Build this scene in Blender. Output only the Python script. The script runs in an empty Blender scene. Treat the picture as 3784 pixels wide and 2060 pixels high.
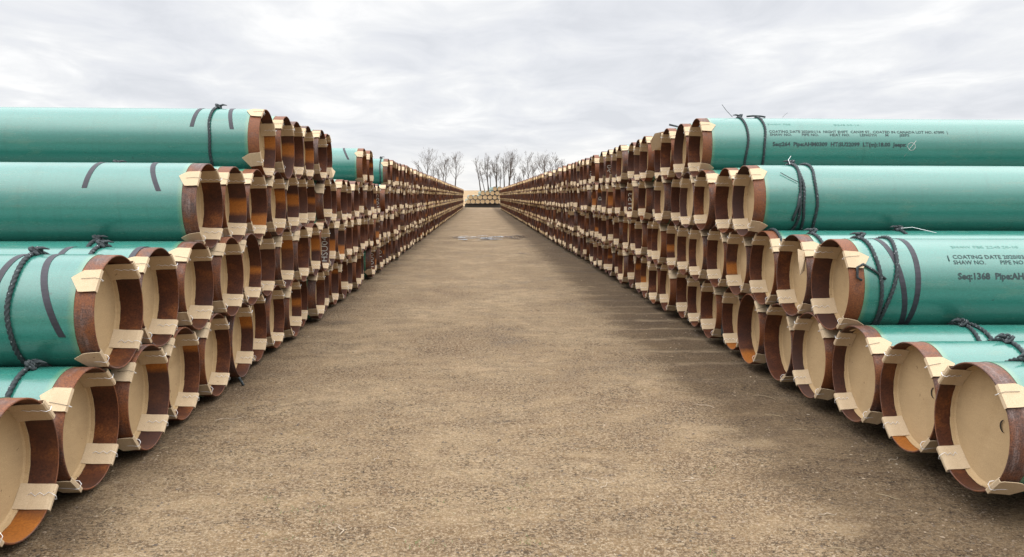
import bpy, math, random
import numpy as np
from mathutils import Vector, Matrix, noise as mnoise

random.seed(7)
rng = random.Random(11)
scene = bpy.context.scene
C = scene.collection
PI = math.pi

# ------------------------------------------------------------------ camera (solved from the photo)
F_PX, PITCH, YAW, ROLL, CAM_H = 2967.4, 0.1023, 0.0407, -0.0029, 2.25
def cam_rows():
    cy, sy = math.cos(YAW), math.sin(YAW)
    cp, sp = math.cos(PITCH), math.sin(PITCH)
    cr, sr = math.cos(ROLL), math.sin(ROLL)
    A = Matrix(((cy, 0, -sy), (0, 1, 0), (sy, 0, cy)))
    B = Matrix(((1, 0, 0), (0, cp, sp), (0, -sp, cp)))
    R = Matrix(((cr, -sr, 0), (sr, cr, 0), (0, 0, 1)))
    return R @ B @ A
CR = cam_rows()
def w2(v): return Vector((v[0], v[2], v[1]))          # (right, up, forward) -> blender
right, up, fwd = w2(CR[0]), w2(CR[1]), w2(CR[2])
cam_data = bpy.data.cameras.new('camera')
cam = bpy.data.objects.new('camera', cam_data)
C.objects.link(cam)
m = Matrix((right, up, -fwd)).transposed().to_4x4()
m.translation = Vector((0, 0, CAM_H))
cam.matrix_world = m
cam_data.sensor_width = 36.0
cam_data.lens = F_PX / 3784 * 36
cam_data.clip_start = 0.1
cam_data.clip_end = 6000
scene.camera = cam
def project(p):
    d = Vector(p) - Vector((0, 0, CAM_H))
    z = d.dot(fwd)
    return 1892 + F_PX * d.dot(right) / z, 1030 - F_PX * d.dot(up) / z
def ground_at(px, py, h=0.0):
    d = right * ((px - 1892) / F_PX) - up * ((py - 1030) / F_PX) + fwd
    t = (h - CAM_H) / d.z
    return Vector((0, 0, CAM_H)) + d * t

# ------------------------------------------------------------------ materials
def new_mat(name):
    m = bpy.data.materials.new(name)
    m.use_nodes = True
    nt = m.node_tree
    return m, nt, nt.nodes['Principled BSDF']
def N(nt, t, **kw):
    n = nt.nodes.new(t)
    for k, v in kw.items(): setattr(n, k, v)
    return n
def ramp(nt, fac, stops):
    r = N(nt, 'ShaderNodeValToRGB')
    e = r.color_ramp.elements
    while len(e) < len(stops): e.new(0.5)
    for i, (p, c) in enumerate(stops):
        e[i].position = p
        e[i].color = (c[0], c[1], c[2], 1) if not isinstance(c, (int, float)) else (c, c, c, 1)
    nt.links.new(fac, r.inputs[0])
    return r.outputs[0]
def noise(nt, vec, scale, detail=4, rough=0.6, dist=0.0):
    n = N(nt, 'ShaderNodeTexNoise')
    n.inputs['Scale'].default_value = scale
    n.inputs['Detail'].default_value = detail
    n.inputs['Roughness'].default_value = rough
    n.inputs['Distortion'].default_value = dist
    if vec is not None: nt.links.new(vec, n.inputs['Vector'])
    return n.outputs['Fac']
def mapping(nt, vec, scale=(1, 1, 1), loc=(0, 0, 0)):
    n = N(nt, 'ShaderNodeMapping')
    n.inputs['Scale'].default_value = scale
    n.inputs['Location'].default_value = loc
    nt.links.new(vec, n.inputs['Vector'])
    return n.outputs[0]
def math_(nt, op, a, b=None, c=None, clamp=False):
    n = N(nt, 'ShaderNodeMath', operation=op, use_clamp=clamp)
    for i, v in enumerate((a, b, c)):
        if v is None: continue
        if isinstance(v, (int, float)): n.inputs[i].default_value = v
        else: nt.links.new(v, n.inputs[i])
    return n.outputs[0]
def mix(nt, fac, a, b, mode='MIX'):
    n = N(nt, 'ShaderNodeMix', data_type='RGBA', blend_type=mode)
    for sock, v in ((n.inputs[0], fac), (n.inputs[6], a), (n.inputs[7], b)):
        if isinstance(v, (int, float)): sock.default_value = v
        elif isinstance(v, tuple): sock.default_value = (*v, 1)
        else: nt.links.new(v, sock)
    return n.outputs[2]
def bump(nt, bsdf, h, strength, dist=0.01):
    b = N(nt, 'ShaderNodeBump')
    b.inputs['Strength'].default_value = strength
    b.inputs['Distance'].default_value = dist
    nt.links.new(h, b.inputs['Height'])
    nt.links.new(b.outputs[0], bsdf.inputs['Normal'])
def rnd_vec(nt, obj_coord, amount=37.0):
    """object coordinates shifted by a per-object random amount"""
    oi = N(nt, 'ShaderNodeObjectInfo')
    at = N(nt, 'ShaderNodeAttribute', attribute_name='rnd')
    s = math_(nt, 'ADD', oi.outputs['Random'], at.outputs['Fac'])
    sh = math_(nt, 'MULTIPLY', s, amount)
    v = N(nt, 'ShaderNodeVectorMath', operation='ADD')
    nt.links.new(obj_coord, v.inputs[0])
    cx = N(nt, 'ShaderNodeCombineXYZ')
    nt.links.new(sh, cx.inputs[0]); nt.links.new(sh, cx.inputs[1])
    nt.links.new(cx.outputs[0], v.inputs[1])
    return v.outputs[0], s

def mat_coating():
    m, nt, b = new_mat('green_epoxy_coating')
    tc = N(nt, 'ShaderNodeTexCoord')
    o = tc.outputs['Object']
    v, s = rnd_vec(nt, o)
    big = noise(nt, mapping(nt, v, (0.25, 2.2, 2.2)), 1.0, 3)
    fine = noise(nt, v, 120, 3, 0.8)
    scuff = noise(nt, mapping(nt, v, (1.0, 4, 4)), 2.5, 5, 0.75)
    col = ramp(nt, big, [(0.3, (0.024, 0.145, 0.113)), (0.7, (0.036, 0.178, 0.142))])
    col = mix(nt, 0.55, col, ramp(nt, fine, [(0.35, 0.25), (0.65, 0.75)]), 'SOFT_LIGHT')
    dirt = ramp(nt, scuff, [(0.54, 0.0), (0.74, 0.6)])
    col = mix(nt, dirt, col, (0.085, 0.17, 0.12))
    drip = noise(nt, mapping(nt, v, (9, 0.8, 0.8)), 1.0, 4, 0.7)
    col = mix(nt, ramp(nt, drip, [(0.56, 0.0), (0.72, 0.35)]), col, (0.02, 0.10, 0.075))
    spot = noise(nt, v, 11, 2, 0.5)
    col = mix(nt, ramp(nt, spot, [(0.74, 0.0), (0.77, 0.7)]), col, (0.02, 0.06, 0.045))
    sep = N(nt, 'ShaderNodeSeparateXYZ'); nt.links.new(o, sep.inputs[0])
    edge = N(nt, 'ShaderNodeMapRange'); nt.links.new(sep.outputs[0], edge.inputs[0])
    edge.inputs[1].default_value = 0.145; edge.inputs[2].default_value = 0.20
    edge.inputs[3].default_value = 0.35; edge.inputs[4].default_value = 0.0
    col = mix(nt, edge.outputs[0], col, (0.22, 0.30, 0.12))
    nt.links.new(col, b.inputs['Base Color'])
    nt.links.new(ramp(nt, scuff, [(0.3, 0.15), (0.75, 0.34)]), b.inputs['Roughness'])
    b.inputs['IOR'].default_value = 1.75
    bump(nt, b, fine, 0.05, 0.0012)
    return m
def mat_rust_outer():
    m, nt, b = new_mat('rusty_bare_steel')
    tc = N(nt, 'ShaderNodeTexCoord')
    v, s = rnd_vec(nt, tc.outputs['Object'])
    st = noise(nt, mapping(nt, v, (14, 2.0, 2.0)), 2.0, 5, 0.65)
    bl = noise(nt, mapping(nt, v, (3, 3, 3)), 1.6, 4, 0.6)
    fine = noise(nt, v, 90, 4, 0.7)
    c1 = ramp(nt, st, [(0.30, (0.045, 0.030, 0.028)), (0.5, (0.088, 0.043, 0.030)), (0.70, (0.15, 0.110, 0.100))])
    c2 = ramp(nt, fine, [(0.35, (0.080, 0.022, 0.007)), (0.65, (0.22, 0.068, 0.016))])
    c1 = mix(nt, 0.9, c1, ramp(nt, fine, [(0.36, 0.15), (0.64, 0.85)]), 'SOFT_LIGHT')
    col = mix(nt, ramp(nt, math_(nt, 'ADD', bl, math_(nt, 'MULTIPLY', math_(nt, 'FRACT', math_(nt, 'MULTIPLY', s, 7.3)), 0.25)),
                       [(0.50, 0.0), (0.72, 1.0)]), c1, c2)
    nt.links.new(col, b.inputs['Base Color'])
    b.inputs['Roughness'].default_value = 0.66
    bump(nt, b, fine, 0.5, 0.004)
    return m
def mat_rust_inner(stuff=False):
    m, nt, b = new_mat('varnished_inner_steel' + ('_far' if stuff else ''))
    tc = N(nt, 'ShaderNodeTexCoord')
    o = tc.outputs['Object']
    v, s = rnd_vec(nt, o)
    st = noise(nt, mapping(nt, v, (1.6, 2.2, 2.2)), 1.5, 5, 0.62)
    fine = noise(nt, v, 60, 5, 0.75)
    col = ramp(nt, st, [(0.3, (0.028, 0.0065, 0.0030)), (0.52, (0.062, 0.0165, 0.0055)), (0.70, (0.150, 0.046, 0.010))])
    col = mix(nt, 0.8, col, ramp(nt, fine, [(0.36, 0.2), (0.64, 0.8)]), 'SOFT_LIGHT')
    grey = math_(nt, 'FRACT', math_(nt, 'MULTIPLY', s, 13.7))
    col = mix(nt, ramp(nt, grey, [(0.55, 0.0), (1.0, 0.65)]), col, (0.050, 0.029, 0.026))
    # orange band of reflected light painted into each pipe's inner wall colour
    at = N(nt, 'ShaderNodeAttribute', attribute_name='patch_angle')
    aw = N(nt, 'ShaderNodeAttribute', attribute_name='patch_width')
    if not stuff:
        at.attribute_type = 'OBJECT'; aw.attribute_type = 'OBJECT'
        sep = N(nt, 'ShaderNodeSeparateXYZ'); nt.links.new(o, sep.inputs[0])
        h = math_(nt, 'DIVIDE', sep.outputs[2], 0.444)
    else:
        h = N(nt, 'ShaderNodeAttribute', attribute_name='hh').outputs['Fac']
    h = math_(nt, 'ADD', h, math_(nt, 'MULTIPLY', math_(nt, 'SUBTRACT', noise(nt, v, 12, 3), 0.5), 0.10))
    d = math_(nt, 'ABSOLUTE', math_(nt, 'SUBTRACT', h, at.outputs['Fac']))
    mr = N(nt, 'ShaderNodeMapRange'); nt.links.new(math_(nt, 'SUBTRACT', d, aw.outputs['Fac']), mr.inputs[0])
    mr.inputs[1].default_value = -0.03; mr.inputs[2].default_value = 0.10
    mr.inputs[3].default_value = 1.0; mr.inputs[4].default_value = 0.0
    gold_gleam = ramp(nt, fine, [(0.3, (0.19, 0.056, 0.008)), (0.7, (0.37, 0.13, 0.018))])
    col = mix(nt, math_(nt, 'MULTIPLY', mr.outputs[0], math_(nt, 'GREATER_THAN', aw.outputs['Fac'], 0.005)), col, gold_gleam)
    nt.links.new(col, b.inputs['Base Color'])
    b.inputs['Roughness'].default_value = 0.55
    b.inputs['Specular IOR Level'].default_value = 0.35
    bump(nt, b, fine, 0.15, 0.002)
    return m
def mat_cardboard(name='cardboard', k=(1, 1, 1)):
    m, nt, b = new_mat(name)
    tc = N(nt, 'ShaderNodeTexCoord')
    v, s = rnd_vec(nt, tc.outputs['Object'])
    fine = noise(nt, v, 160, 3, 0.75)
    fl = noise(nt, mapping(nt, v, (1, 1, 5)), 6, 4, 0.6)
    stain = noise(nt, v, 3.2, 4, 0.6)
    col = ramp(nt, fine, [(0.30, (0.385, 0.265, 0.138)), (0.70, (0.53, 0.380, 0.215))])
    col = mix(nt, ramp(nt, fl, [(0.35, 0.16), (0.6, 0.0)]), col, (0.34, 0.23, 0.125))
    col = mix(nt, ramp(nt, stain, [(0.58, 0.0), (0.75, 0.35)]), col, (0.30, 0.20, 0.105))
    spots = noise(nt, v, 24, 1, 0.4)
    col = mix(nt, ramp(nt, spots, [(0.765, 0.0), (0.79, 0.6)]), col, (0.13, 0.075, 0.04))
    col = mix(nt, 1.0, col, k, 'MULTIPLY')
    nt.links.new(col, b.inputs['Base Color'])
    b.inputs['Roughness'].default_value = 0.9
    b.inputs['Specular IOR Level'].default_value = 0.15
    bump(nt, b, fl, 0.25, 0.004)
    return m
def simple(name, col, rough=0.6, metal=0.0, nz=None, spec=0.5):
    m, nt, b = new_mat(name)
    b.inputs['Roughness'].default_value = rough
    b.inputs['Metallic'].default_value = metal
    b.inputs['Specular IOR Level'].default_value = spec
    tc = N(nt, 'ShaderNodeTexCoord')
    sc, amt, dark = nz or (20, 0.3, None)
    n = noise(nt, tc.outputs['Object'], sc, 4, 0.65)
    k0 = 1 - amt; k1 = 1 + amt
    c0 = tuple(x * k0 for x in col) if dark is None else dark
    nt.links.new(ramp(nt, n, [(0.3, c0), (0.7, tuple(min(1, x * k1) for x in col))]), b.inputs['Base Color'])
    return m
def mat_rope():
    m, nt, b = new_mat('dark_rope')
    tc = N(nt, 'ShaderNodeTexCoord')
    n = noise(nt, tc.outputs['Object'], 55, 2, 0.6)
    col = ramp(nt, n, [(0.0, (0.012, 0.018, 0.020)), (0.66, (0.022, 0.030, 0.032)), (0.71, (0.32, 0.34, 0.34))])
    nt.links.new(col, b.inputs['Base Color'])
    b.inputs['Roughness'].default_value = 0.75
    return m
def mat_ground():
    m, nt, b = new_mat('sandy_dirt')
    tc = N(nt, 'ShaderNodeTexCoord')
    o = tc.outputs['Object']
    big = noise(nt, o, 0.45, 5, 0.6, 0.4)
    mid = noise(nt, mapping(nt, o, (0.8, 1.3, 1)), 3.0, 6, 0.68, 0.3)
    fine = noise(nt, o, 19, 4, 0.70)
    grit = noise(nt, o, 52, 3, 0.70)
    col = ramp(nt, big, [(0.34, (0.132, 0.082, 0.042)), (0.48, (0.206, 0.137, 0.072)), (0.62, (0.276, 0.195, 0.110))])
    col = mix(nt, ramp(nt, mid, [(0.40, 0.72), (0.56, 0.0)]), col, (0.125, 0.078, 0.042))
    clump = ramp(nt, noise(nt, o, 1.6, 4, 0.6), [(0.38, 0.22), (0.60, 1.0)])
    dk = ramp(nt, fine, [(0.41, 1.0), (0.49, 0.0)])
    col = mix(nt, math_(nt, 'MULTIPLY', math_(nt, 'MULTIPLY', dk, clump), 0.80), col, (0.060, 0.038, 0.022))
    dk2 = ramp(nt, grit, [(0.41, 1.0), (0.47, 0.0)])
    col = mix(nt, math_(nt, 'MULTIPLY', math_(nt, 'MULTIPLY', dk2, clump), 0.85), col, (0.035, 0.023, 0.014))
    lite = ramp(nt, noise(nt, mapping(nt, o, (1, 1, 1), (9, 4, 0)), 34, 3, 0.68), [(0.51, 0.0), (0.58, 1.0)])
    col = mix(nt, math_(nt, 'MULTIPLY', lite, 0.58), col, (0.350, 0.262, 0.165))
    lite2 = ramp(nt, noise(nt, mapping(nt, o, (1, 1, 1), (2, 7, 0)), 75, 2, 0.6), [(0.58, 0.0), (0.63, 1.0)])
    col = mix(nt, math_(nt, 'MULTIPLY', lite2, 0.6), col, (0.44, 0.36, 0.25))
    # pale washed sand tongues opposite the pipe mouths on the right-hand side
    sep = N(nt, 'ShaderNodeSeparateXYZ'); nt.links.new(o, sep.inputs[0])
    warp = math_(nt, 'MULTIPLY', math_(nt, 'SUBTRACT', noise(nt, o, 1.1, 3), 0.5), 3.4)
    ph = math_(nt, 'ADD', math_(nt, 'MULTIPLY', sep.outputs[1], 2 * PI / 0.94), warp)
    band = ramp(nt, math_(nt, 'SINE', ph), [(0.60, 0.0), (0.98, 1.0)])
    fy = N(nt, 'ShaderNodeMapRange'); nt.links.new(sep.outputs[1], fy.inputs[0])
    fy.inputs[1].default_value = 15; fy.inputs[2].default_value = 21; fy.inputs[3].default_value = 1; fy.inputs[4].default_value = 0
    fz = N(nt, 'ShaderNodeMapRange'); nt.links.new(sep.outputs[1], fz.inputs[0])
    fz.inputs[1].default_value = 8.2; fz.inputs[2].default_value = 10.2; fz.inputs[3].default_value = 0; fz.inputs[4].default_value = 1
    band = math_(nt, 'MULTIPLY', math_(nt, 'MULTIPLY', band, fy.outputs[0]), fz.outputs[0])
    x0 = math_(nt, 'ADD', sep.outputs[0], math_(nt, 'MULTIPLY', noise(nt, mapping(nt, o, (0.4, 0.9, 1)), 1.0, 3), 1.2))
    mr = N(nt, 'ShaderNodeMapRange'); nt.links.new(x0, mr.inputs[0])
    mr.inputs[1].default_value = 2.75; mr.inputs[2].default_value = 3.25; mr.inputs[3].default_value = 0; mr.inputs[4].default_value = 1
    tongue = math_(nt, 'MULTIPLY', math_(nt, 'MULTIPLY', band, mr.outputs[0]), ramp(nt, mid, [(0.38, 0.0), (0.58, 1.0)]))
    foot_shade = math_(nt, 'MULTIPLY', mr.outputs[0], 0.75)  # shade along the foot of the right stack, painted into the soil colour
    col = mix(nt, foot_shade, col, (0.36, 0.325, 0.29), 'MULTIPLY')
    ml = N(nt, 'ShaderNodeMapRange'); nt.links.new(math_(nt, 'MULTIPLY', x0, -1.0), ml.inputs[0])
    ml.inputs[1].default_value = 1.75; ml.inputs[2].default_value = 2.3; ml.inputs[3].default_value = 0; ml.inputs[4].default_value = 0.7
    col = mix(nt, ml.outputs[0], col, (0.36, 0.325, 0.29), 'MULTIPLY')  # same painted shade beside the left stack
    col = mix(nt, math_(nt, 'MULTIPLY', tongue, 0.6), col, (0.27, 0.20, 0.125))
    wet = ramp(nt, noise(nt, mapping(nt, o, (1, 1, 1), (3, 8, 0)), 0.7, 4, 0.6), [(0.56, 0.0), (0.70, 0.45)])
    col = mix(nt, wet, col, (0.42, 0.39, 0.36), 'MULTIPLY')
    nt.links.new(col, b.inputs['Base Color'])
    nt.links.new(ramp(nt, wet, [(0, 0.95), (0.6, 0.62)]), b.inputs['Roughness'])
    b.inputs['Specular IOR Level'].default_value = 0.2
    hgt = math_(nt, 'ADD', math_(nt, 'MULTIPLY', fine, 1.0), math_(nt, 'ADD', math_(nt, 'MULTIPLY', grit, 0.55), math_(nt, 'MULTIPLY', mid, 1.6)))
    bump(nt, b, hgt, 1.0, 0.035)
    return m
def mat_field():
    m, nt, b = new_mat('dry_grass_field')
    tc = N(nt, 'ShaderNodeTexCoord')
    n = noise(nt, mapping(nt, tc.outputs['Object'], (0.05, 0.25, 1)), 1.0, 5, 0.6)
    nt.links.new(ramp(nt, n, [(0.3, (0.20, 0.115, 0.050)), (0.5, (0.30, 0.20, 0.10)), (0.7, (0.38, 0.28, 0.16))]), b.inputs['Base Color'])
    b.inputs['Roughness'].default_value = 1.0
    return m
def mat_pebble():
    m, nt, b = new_mat('pebbles')
    at = N(nt, 'ShaderNodeAttribute', attribute_name='rnd')
    nt.links.new(ramp(nt, at.outputs['Fac'], [(0.0, (0.07, 0.05, 0.035)), (0.45, (0.20, 0.145, 0.095)), (0.85, (0.26, 0.195, 0.125)), (1.0, (0.36, 0.30, 0.22))]), b.inputs['Base Color'])
    b.inputs['Roughness'].default_value = 0.8
    return m

M = dict(coat=mat_coating(), rust=mat_rust_outer(), inner=mat_rust_inner(), inner_far=mat_rust_inner(True), card=mat_cardboard(), tab=mat_cardboard('cardboard_tab_lit', (1.12, 1.22, 1.45)),  # tab cardboard is a lit copy, bright light put into its colour
         wire=simple('galvanised_wire', (0.80, 0.80, 0.78), 0.4, 0.0), wire_shaded=simple('shaded_wire', (0.05, 0.045, 0.04), 0.6), rope=mat_rope(),
         strap=simple('dark_tape', (0.022, 0.020, 0.027), 0.62, 0, (9, 0.35, None)),
         ink=simple('black_stencil_ink', (0.018, 0.035, 0.036), 0.7), fade=simple('faded_stencil_ink', (0.075, 0.20, 0.165), 0.6, 0, (60, 0.35, None)),
         chalk=simple('white_chalk', (0.42, 0.42, 0.39), 0.9), slot=simple('dark_slot', (0.02, 0.015, 0.01), 0.9),
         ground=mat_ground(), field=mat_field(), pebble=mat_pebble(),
         straw=simple('dry_straw', (0.27, 0.21, 0.125), 0.9, 0, (3, 0.4, None)), twig_dry=simple('dry_twig', (0.34, 0.27, 0.19), 0.9), twig=simple('twigs', (0.11, 0.092, 0.082), 0.95, 0, (4, 0.4, None), 0.1), bark=simple('bark', (0.055, 0.045, 0.040), 0.95, 0, (4, 0.4, None), 0.1),
         timber=simple('weathered_timber', (0.050, 0.040, 0.032), 0.9, 0, (6, 0.4, None)))
def mat_water():
    m, nt, b = new_mat('puddle_water')
    tc = N(nt, 'ShaderNodeTexCoord')
    n = noise(nt, tc.outputs['Object'], 2.0, 3)
    nt.links.new(ramp(nt, n, [(0.3, (0.26, 0.23, 0.21)), (0.7, (0.36, 0.33, 0.31))]), b.inputs['Base Color'])
    b.inputs['Roughness'].default_value = 0.24
    b.inputs['Specular IOR Level'].default_value = 1.0
    b.inputs['Coat Weight'].default_value = 1.0
    bump(nt, b, noise(nt, tc.outputs['Object'], 6.0, 2), 0.05, 0.01)
    return m
M['water'] = mat_water()

# ------------------------------------------------------------------ mesh builder
class MB:
    def __init__(s): s.v = []; s.f = []; s.m = []; s.s = []; s.rnd = None
    def add(s, verts, faces, mat=0, smooth=False):
        n = len(s.v); s.v += [tuple(v) for v in verts]
        for f in faces:
            s.f.append(tuple(i + n for i in f)); s.m.append(mat); s.s.append(smooth)
    def mesh(s, name, mats):
        me = bpy.data.meshes.new(name)
        me.from_pydata(s.v, [], s.f)
        for m in mats: me.materials.append(m)
        me.polygons.foreach_set('material_index', s.m)
        me.polygons.foreach_set('use_smooth', s.s)
        me.update()
        return me
def link(name, me, parent=None):
    o = bpy.data.objects.new(name, me)
    C.objects.link(o)
    if parent is not None: o.parent = parent
    return o
def tag(o, label=None, cat=None, group=None, kind=None):
    if label: o['label'] = label
    if cat: o['category'] = cat
    if group: o['group'] = group
    if kind: o['kind'] = kind
    return o

def surf_x(mb, prof, seg, mat=0, smooth=True, flip=False):
    """revolve profile [(x, r)] about the local X axis"""
    vs, fs = [], []
    for x, r in prof:
        for i in range(seg):
            a = 2 * PI * i / seg
            vs.append((x, r * math.cos(a), r * math.sin(a)))
    for j in range(len(prof) - 1):
        for i in range(seg):
            a, b_ = j * seg + i, j * seg + (i + 1) % seg
            q = (a, b_, b_ + seg, a + seg)
            fs.append(q[::-1] if flip else q)
    mb.add(vs, fs, mat, smooth)
def tube(mb, pts, rad, sides=6, mat=0, lobes=0, twist=0.0, cap=True):
    pts = [Vector(p) for p in pts]
    n = len(pts)
    tan = [(pts[min(i + 1, n - 1)] - pts[max(i - 1, 0)]).normalized() for i in range(n)]
    u = tan[0].orthogonal().normalized()
    vs, s_len = [], 0
    for i in range(n):
        if i:
            u = (u - tan[i] * u.dot(tan[i])).normalized(); s_len += (pts[i] - pts[i - 1]).length
        w = tan[i].cross(u)
        r0 = rad[i] if isinstance(rad, (list, tuple)) else rad
        for k in range(sides):
            a = 2 * PI * k / sides
            r = r0 * (1 + (0.22 * math.cos(lobes * (a - twist * s_len)) if lobes else 0))
            vs.append(pts[i] + u * (r * math.cos(a)) + w * (r * math.sin(a)))
    fs = []
    for i in range(n - 1):
        for k in range(sides):
            a, b_ = i * sides + k, i * sides + (k + 1) % sides
            fs.append((a, b_, b_ + sides, a + sides))
    if cap:
        fs.append(tuple(range(sides))[::-1]); fs.append(tuple(range((n - 1) * sides, n * sides)))
    mb.add(vs, fs, mat, True)

# ------------------------------------------------------------------ pipe templates
RC, RO, RI, LEN, CUT = 0.460, 0.456, 0.443, 18.0, 0.145
def coating_mesh(seg=96, tpl='coating'):
    mb = MB()
    surf_x(mb, [(CUT, RC), (LEN - CUT, RC)], seg, flip=True)
    surf_x(mb, [(CUT, RO - 0.001), (CUT, RC)], seg, smooth=False, flip=True)
    surf_x(mb, [(LEN - CUT, RC), (LEN - CUT, RO - 0.001)], seg, smooth=False, flip=True)
    return mb.mesh(tpl, [M['coat']])
def steel_mesh(seg=96):
    mb = MB()
    surf_x(mb, [(0.004, RO), (CUT + 0.02, RO)], seg, 0, flip=True)
    surf_x(mb, [(0.004, RO), (0.0, RO - 0.004), (0.0, RI + 0.003), (0.003, RI)], seg, 0, smooth=False)
    surf_x(mb, [(0.003, RI), (0.10, RI), (0.32, RI)], seg, 1)
    return mb.mesh('bare_steel_end', [M['rust'], M['inner']])
def cap_mesh(rec, seed, pieces=13):
    r = random.Random(seed)
    mb = MB()
    rd = RI - 0.024
    # disc: gently dished / creased sheet
    rings, seg = 7, 52
    crease = r.uniform(0, PI)
    vs = [(rec + 0.004, 0, 0)]
    for j in range(1, rings + 1):
        for i in range(seg):
            a = 2 * PI * i / seg; rr = rd * j / rings
            y, z = rr * math.cos(a), rr * math.sin(a)
            d = y * math.cos(crease) + z * math.sin(crease)
            w = 0.010 * math.exp(-(d / 0.05) ** 2) + 0.008 * mnoise.noise(Vector((y * 4 + seed, z * 4, 3)))
            if j == rings: w *= 0.3
            vs.append((rec + w, y, z))
    fs = [(0, 1 + (i + 1) % seg, 1 + i) for i in range(seg)]
    for j in range(rings - 1):
        for i in range(seg):
            a = 1 + j * seg + i; b_ = 1 + j * seg + (i + 1) % seg
            fs.append((a, b_, b_ + seg, a + seg))
    mb.add(vs, fs, 0, True)
    # folded lip: separate pieces round the wall
    a = r.uniform(0, 1)
    for p in range(pieces):
        wdt = 2 * PI / pieces
        a0, a1 = a + p * wdt + 0.012, a + (p + 1) * wdt + 0.02
        ln = 0.036 * r.uniform(0.9, 1.08)
        ro = RI - 0.004 - r.uniform(0, 0.006)
        n = 4
        V1, V2, V3 = [], [], []
        for i in range(n + 1):
            t = a0 + (a1 - a0) * i / n
            c, s_ = math.cos(t), math.sin(t)
            V1.append((rec + 0.002, rd * c, rd * s_))
            V2.append((rec - ln * 0.30, (rd + 0.012) * c, (rd + 0.012) * s_))
            e = ln * (1 + 0.05 * (i % 2))
            V3.append((rec - e, ro * c, ro * s_))
        V4 = [(x, y * (RI - 0.001) / ro, z * (RI - 0.001) / ro) for x, y, z in V3]
        k = n + 1
        F = []
        for row in range(3):
            for i in range(n):
                q = row * k + i
                F.append((q, q + 1, q + 1 + k, q + k))
        mb.add(V1 + V2 + V3 + V4, F, 0, False)
    return mb.mesh('end_cap', [M['card']])
def tab_mesh(rec, ang, seed, lift=0.0, loose=False):
    """one tie-down tab: strip along the inner wall, folded over the rim, pointed flap outside"""
    r = random.Random(seed)
    mb = MB()
    hw = 0.093 * r.uniform(0.93, 1.08)
    ang += r.uniform(-0.07, 0.07)
    er = Vector((0, math.cos(ang), math.sin(ang)))
    et = Vector((0, -math.sin(ang), math.cos(ang)))
    if et.z < 0: et = -et                                   # et always points up
    T = 0.0045
    skew = r.uniform(-0.02, 0.02)
    cin = math.sqrt(RI ** 2 - hw ** 2) - 0.002
    rs = (rec - 0.002, cin - 0.016), (rec * 0.6, cin - 0.003), (0.02, cin), (-0.006, cin + 0.004), (-0.011, (cin + RO) / 2), (-0.007, RO + 0.012), (0.02, RO + 0.010)
    fl = 0.205 * r.uniform(0.9, 1.08)
    droop = lift
    path = list(rs) + [(fl * 0.5, RO + 0.009 + droop * 0.4), (fl * 0.62, RO + 0.009 + droop * 0.6), (fl, RO + 0.008 + droop)]
    tip = r.uniform(0.15, 0.6)
    rows = []
    for i, (x, rr) in enumerate(path):
        last = i == len(path) - 1
        k = skew * max(0, x) / fl if i > 5 else 0
        if last:
            a_, b_ = tip * hw - 0.004, tip * hw + 0.004
        elif i == len(path) - 2: a_, b_ = -hw * 0.97, hw * 0.97
        else: a_, b_ = -hw, hw
        mid = (a_ + b_) / 2
        sag = 0.0 if i > 5 else -0.000
        rows.append([er * rr + et * (a_ + k) + Vector((x, 0, 0)), er * (rr + sag) + et * (mid + k) + Vector((x, 0, 0)), er * rr + et * (b_ + k) + Vector((x, 0, 0))])
    # thickness: offset along the strip normal
    vs_top, vs_bot = [], []
    n = len(rows)
    for i in range(n):
        d = (Vector((path[min(i + 1, n - 1)][0], path[min(i + 1, n - 1)][1], 0)) - Vector((path[max(i - 1, 0)][0], path[max(i - 1, 0)][1], 0))).normalized()
        nrm2 = Vector((d.y, -d.x, 0))                        # (x, r) normal, left-hand side
        nv = Vector((nrm2.x, 0, 0)) + er * nrm2.y
        for p in rows[i]:
            vs_top.append(p - nv * T / 2); vs_bot.append(p + nv * T / 2)
    V = vs_top + vs_bot; k = 3; off = 3 * n
    F = []
    for i in range(n - 1):
        for j in range(2):
            q = i * k + j
            F.append((q, q + 1, q + 1 + k, q + k)); F.append((q + off + k, q + 1 + k + off, q + 1 + off, q + off))
        F.append((i * k, i * k + k, i * k + k + off, i * k + off))
        F.append((i * k + 2 + off, i * k + 2 + k + off, i * k + 2 + k, i * k + 2))
    F.append((0, 1, 1 + off, off)); F.append((1, 2, 2 + off, 1 + off))
    e = (n - 1) * k
    F.append((e + off, e + 1 + off, e + 1, e)); F.append((e + 1 + off, e + 2 + off, e + 2, e + 1))
    mb.add(V, F, 0, False)
    return mb.mesh('tab', [M['tab']])
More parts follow.
